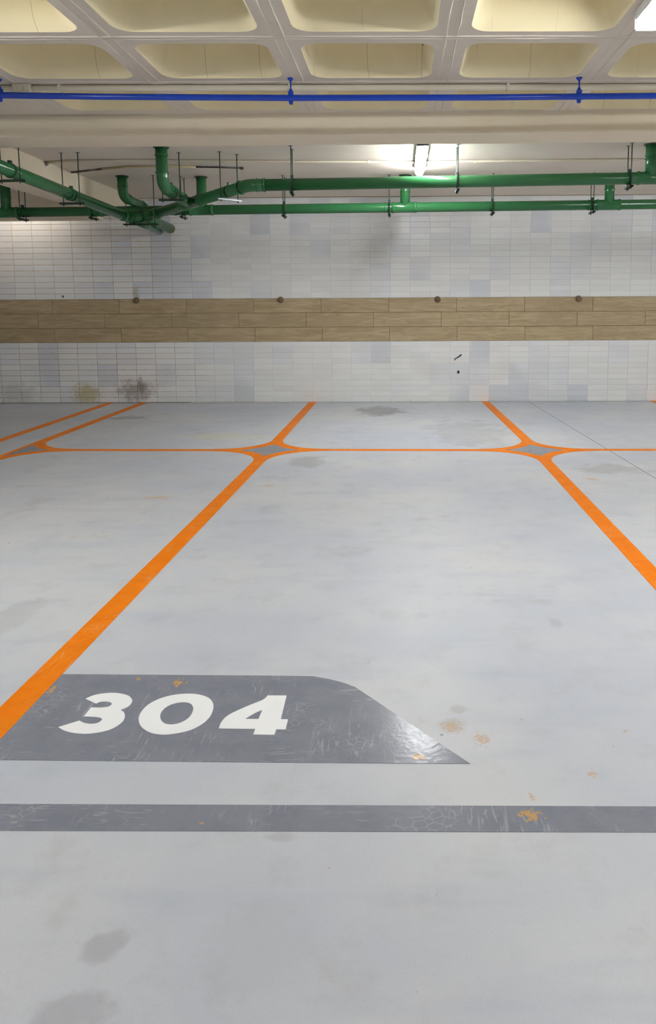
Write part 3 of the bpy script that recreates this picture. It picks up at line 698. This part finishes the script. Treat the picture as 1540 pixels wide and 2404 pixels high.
tubeo('clean_pipe', cB[2:6], .011, PVCY, c3, 12); tubeo('sooty_pipe', cB[:3], .009, DARKC, c3, 12); tubeo('sooty_pipe', cB[5:], .0085, DARKC, c3, 12)
tubeo('end_cap', [cB[-1] - Vector((.02, 0, 0)), cB[-1] + Vector((.015, 0, 0))], .014, DARKC, c3, 10)
# ------------------------------------------------------------------ lamps
def lamp(x, y0, y1, label, top=HC, along='y', strength=None, grp='tube lamps under the ceiling', hw=.062, capped=True, tint=(.975, .99, 1, 1)):
    """batten lamp: housing against the ceiling, rounded lit diffuser, end caps"""
    def P(a, b, z): return (x + a, b, z) if along == 'y' else (b, x + a, z)
    L = empty('tube_lamp', P(0, (y0 + y1) / 2, top), label, 'lamp', grp)
    em = EMIT if strength is None else m_emit(strength, tint)
    def blk(nm, a0, a1, b0, b1, z0, z1, m, bev=.004):
        lo, hi = P(a0, b0, z0), P(a1, b1, z1); lo, hi = [min(p, q) for p, q in zip(lo, hi)], [max(p, q) for p, q in zip(lo, hi)]
        return mesh(nm, bxm(lo, hi, bev), m, L)
    blk('housing', -hw, hw, y0, y1, top - .046, top, HOUSE)
    bm = bmesh.new(); n = 14; A, B = [], []
    for i in range(n + 1):
        t = math.radians(180 * i / n); a, z = -.045 * math.cos(t), top - .050 - .046 * math.sin(t)
        A.append(bm.verts.new(P(a, y0 + .004, z))); B.append(bm.verts.new(P(a, y1 - .004, z)))
    bm.faces.new(A); bm.faces.new(B[::-1])
    for i in range(len(A)): bm.faces.new((A[i], A[i - 1], B[i - 1], B[i]))
    bmesh.ops.recalc_face_normals(bm, faces=bm.faces[:]); mesh('diffuser', bm, em, L)
    for yy in (y0, y1 - .018): blk('end_cap', -hw - .003, hw + .003, yy, yy + .018, top - (.1 if capped else .049), top - .001, CAPM, .006)
    for yy in (y0 + .42, y1 - .42): blk('clip', -hw - .004, hw + .004, yy - .008, yy + .008, top - .062, top - .03, HOUSE, .002)
    return L
lamp(.195, 6.87, 8.14, 'bright tube lamp on the smooth ceiling above the green pipes', capped=False, hw=.055)
lamp(1.25, 2.66, 3.93, 'bright tube lamp at the top right corner of the picture', strength=LAMP * .68, hw=.078)
lamp(-2.54, 2.42, 3.69, 'tube lamp on a rib beyond the top left corner', strength=LAMP * .7)
lamp(4.047, 2.66, 3.93, 'unseen tube lamp added over the aisle beyond the right edge')  # unseen lamp, added to brighten the lower right of the tiled wall
lamp(-6.3, 2.50, 3.77, 'unseen tube lamp added over the aisle far beyond the left edge', strength=LAMP * .15)  # unseen lamp, added to carry on the aisle row, kept dim
lamp(4.7, 6.87, 8.14, 'unseen tube lamp added on the smooth ceiling beyond the right edge', strength=LAMP * .75)  # unseen lamp, added for more light on the right of the wall
for i, x in enumerate((-5.6, -1.9, 1.9, 5.6)):
    lamp(x, -2.6, -1.33, ['farthest left', 'middle left', 'middle right', 'farthest right'][i] + ' unseen tube lamp added over the drive aisle behind the camera', strength=LAMP * .62)  # unseen lamps, added to light the room from behind the camera
lamp(9.9, -5.9, -4.63, 'tube lamp hidden behind the low beam at the left rear', along='x', strength=7.2, tint=(1, .93, .89, 1))
# ------------------------------------------------------------------ knobs on the brown band
for u, v, lab in ((320, 705.5, 'rusty brown knob on the top edge of the brown band, leftmost of four'), (659, 703.8, 'rusty brown knob on the brown band, second of four from the left'), (1027, 702.5, 'brown knob on the brown band, third of four from the left'), (1358, 701.3, 'brown knob on the brown band, rightmost of four')):
    c = aty(u, v, YW - .012); k = empty('wall_knob', c, lab, 'knob', 'knobs on the brown wall band')
    dirn = Vector((0, -1, 0))
    tubeo('flange', [c, c + dirn * .006, c + dirn * .009], [.042, .042, .036], BROWN, k, 18)
    tubeo('head', [c + dirn * s for s in (.008, .02, .034, .044, .050, .053)], [.030, .036, .036, .030, .019, .005], BROWN, k, 18)
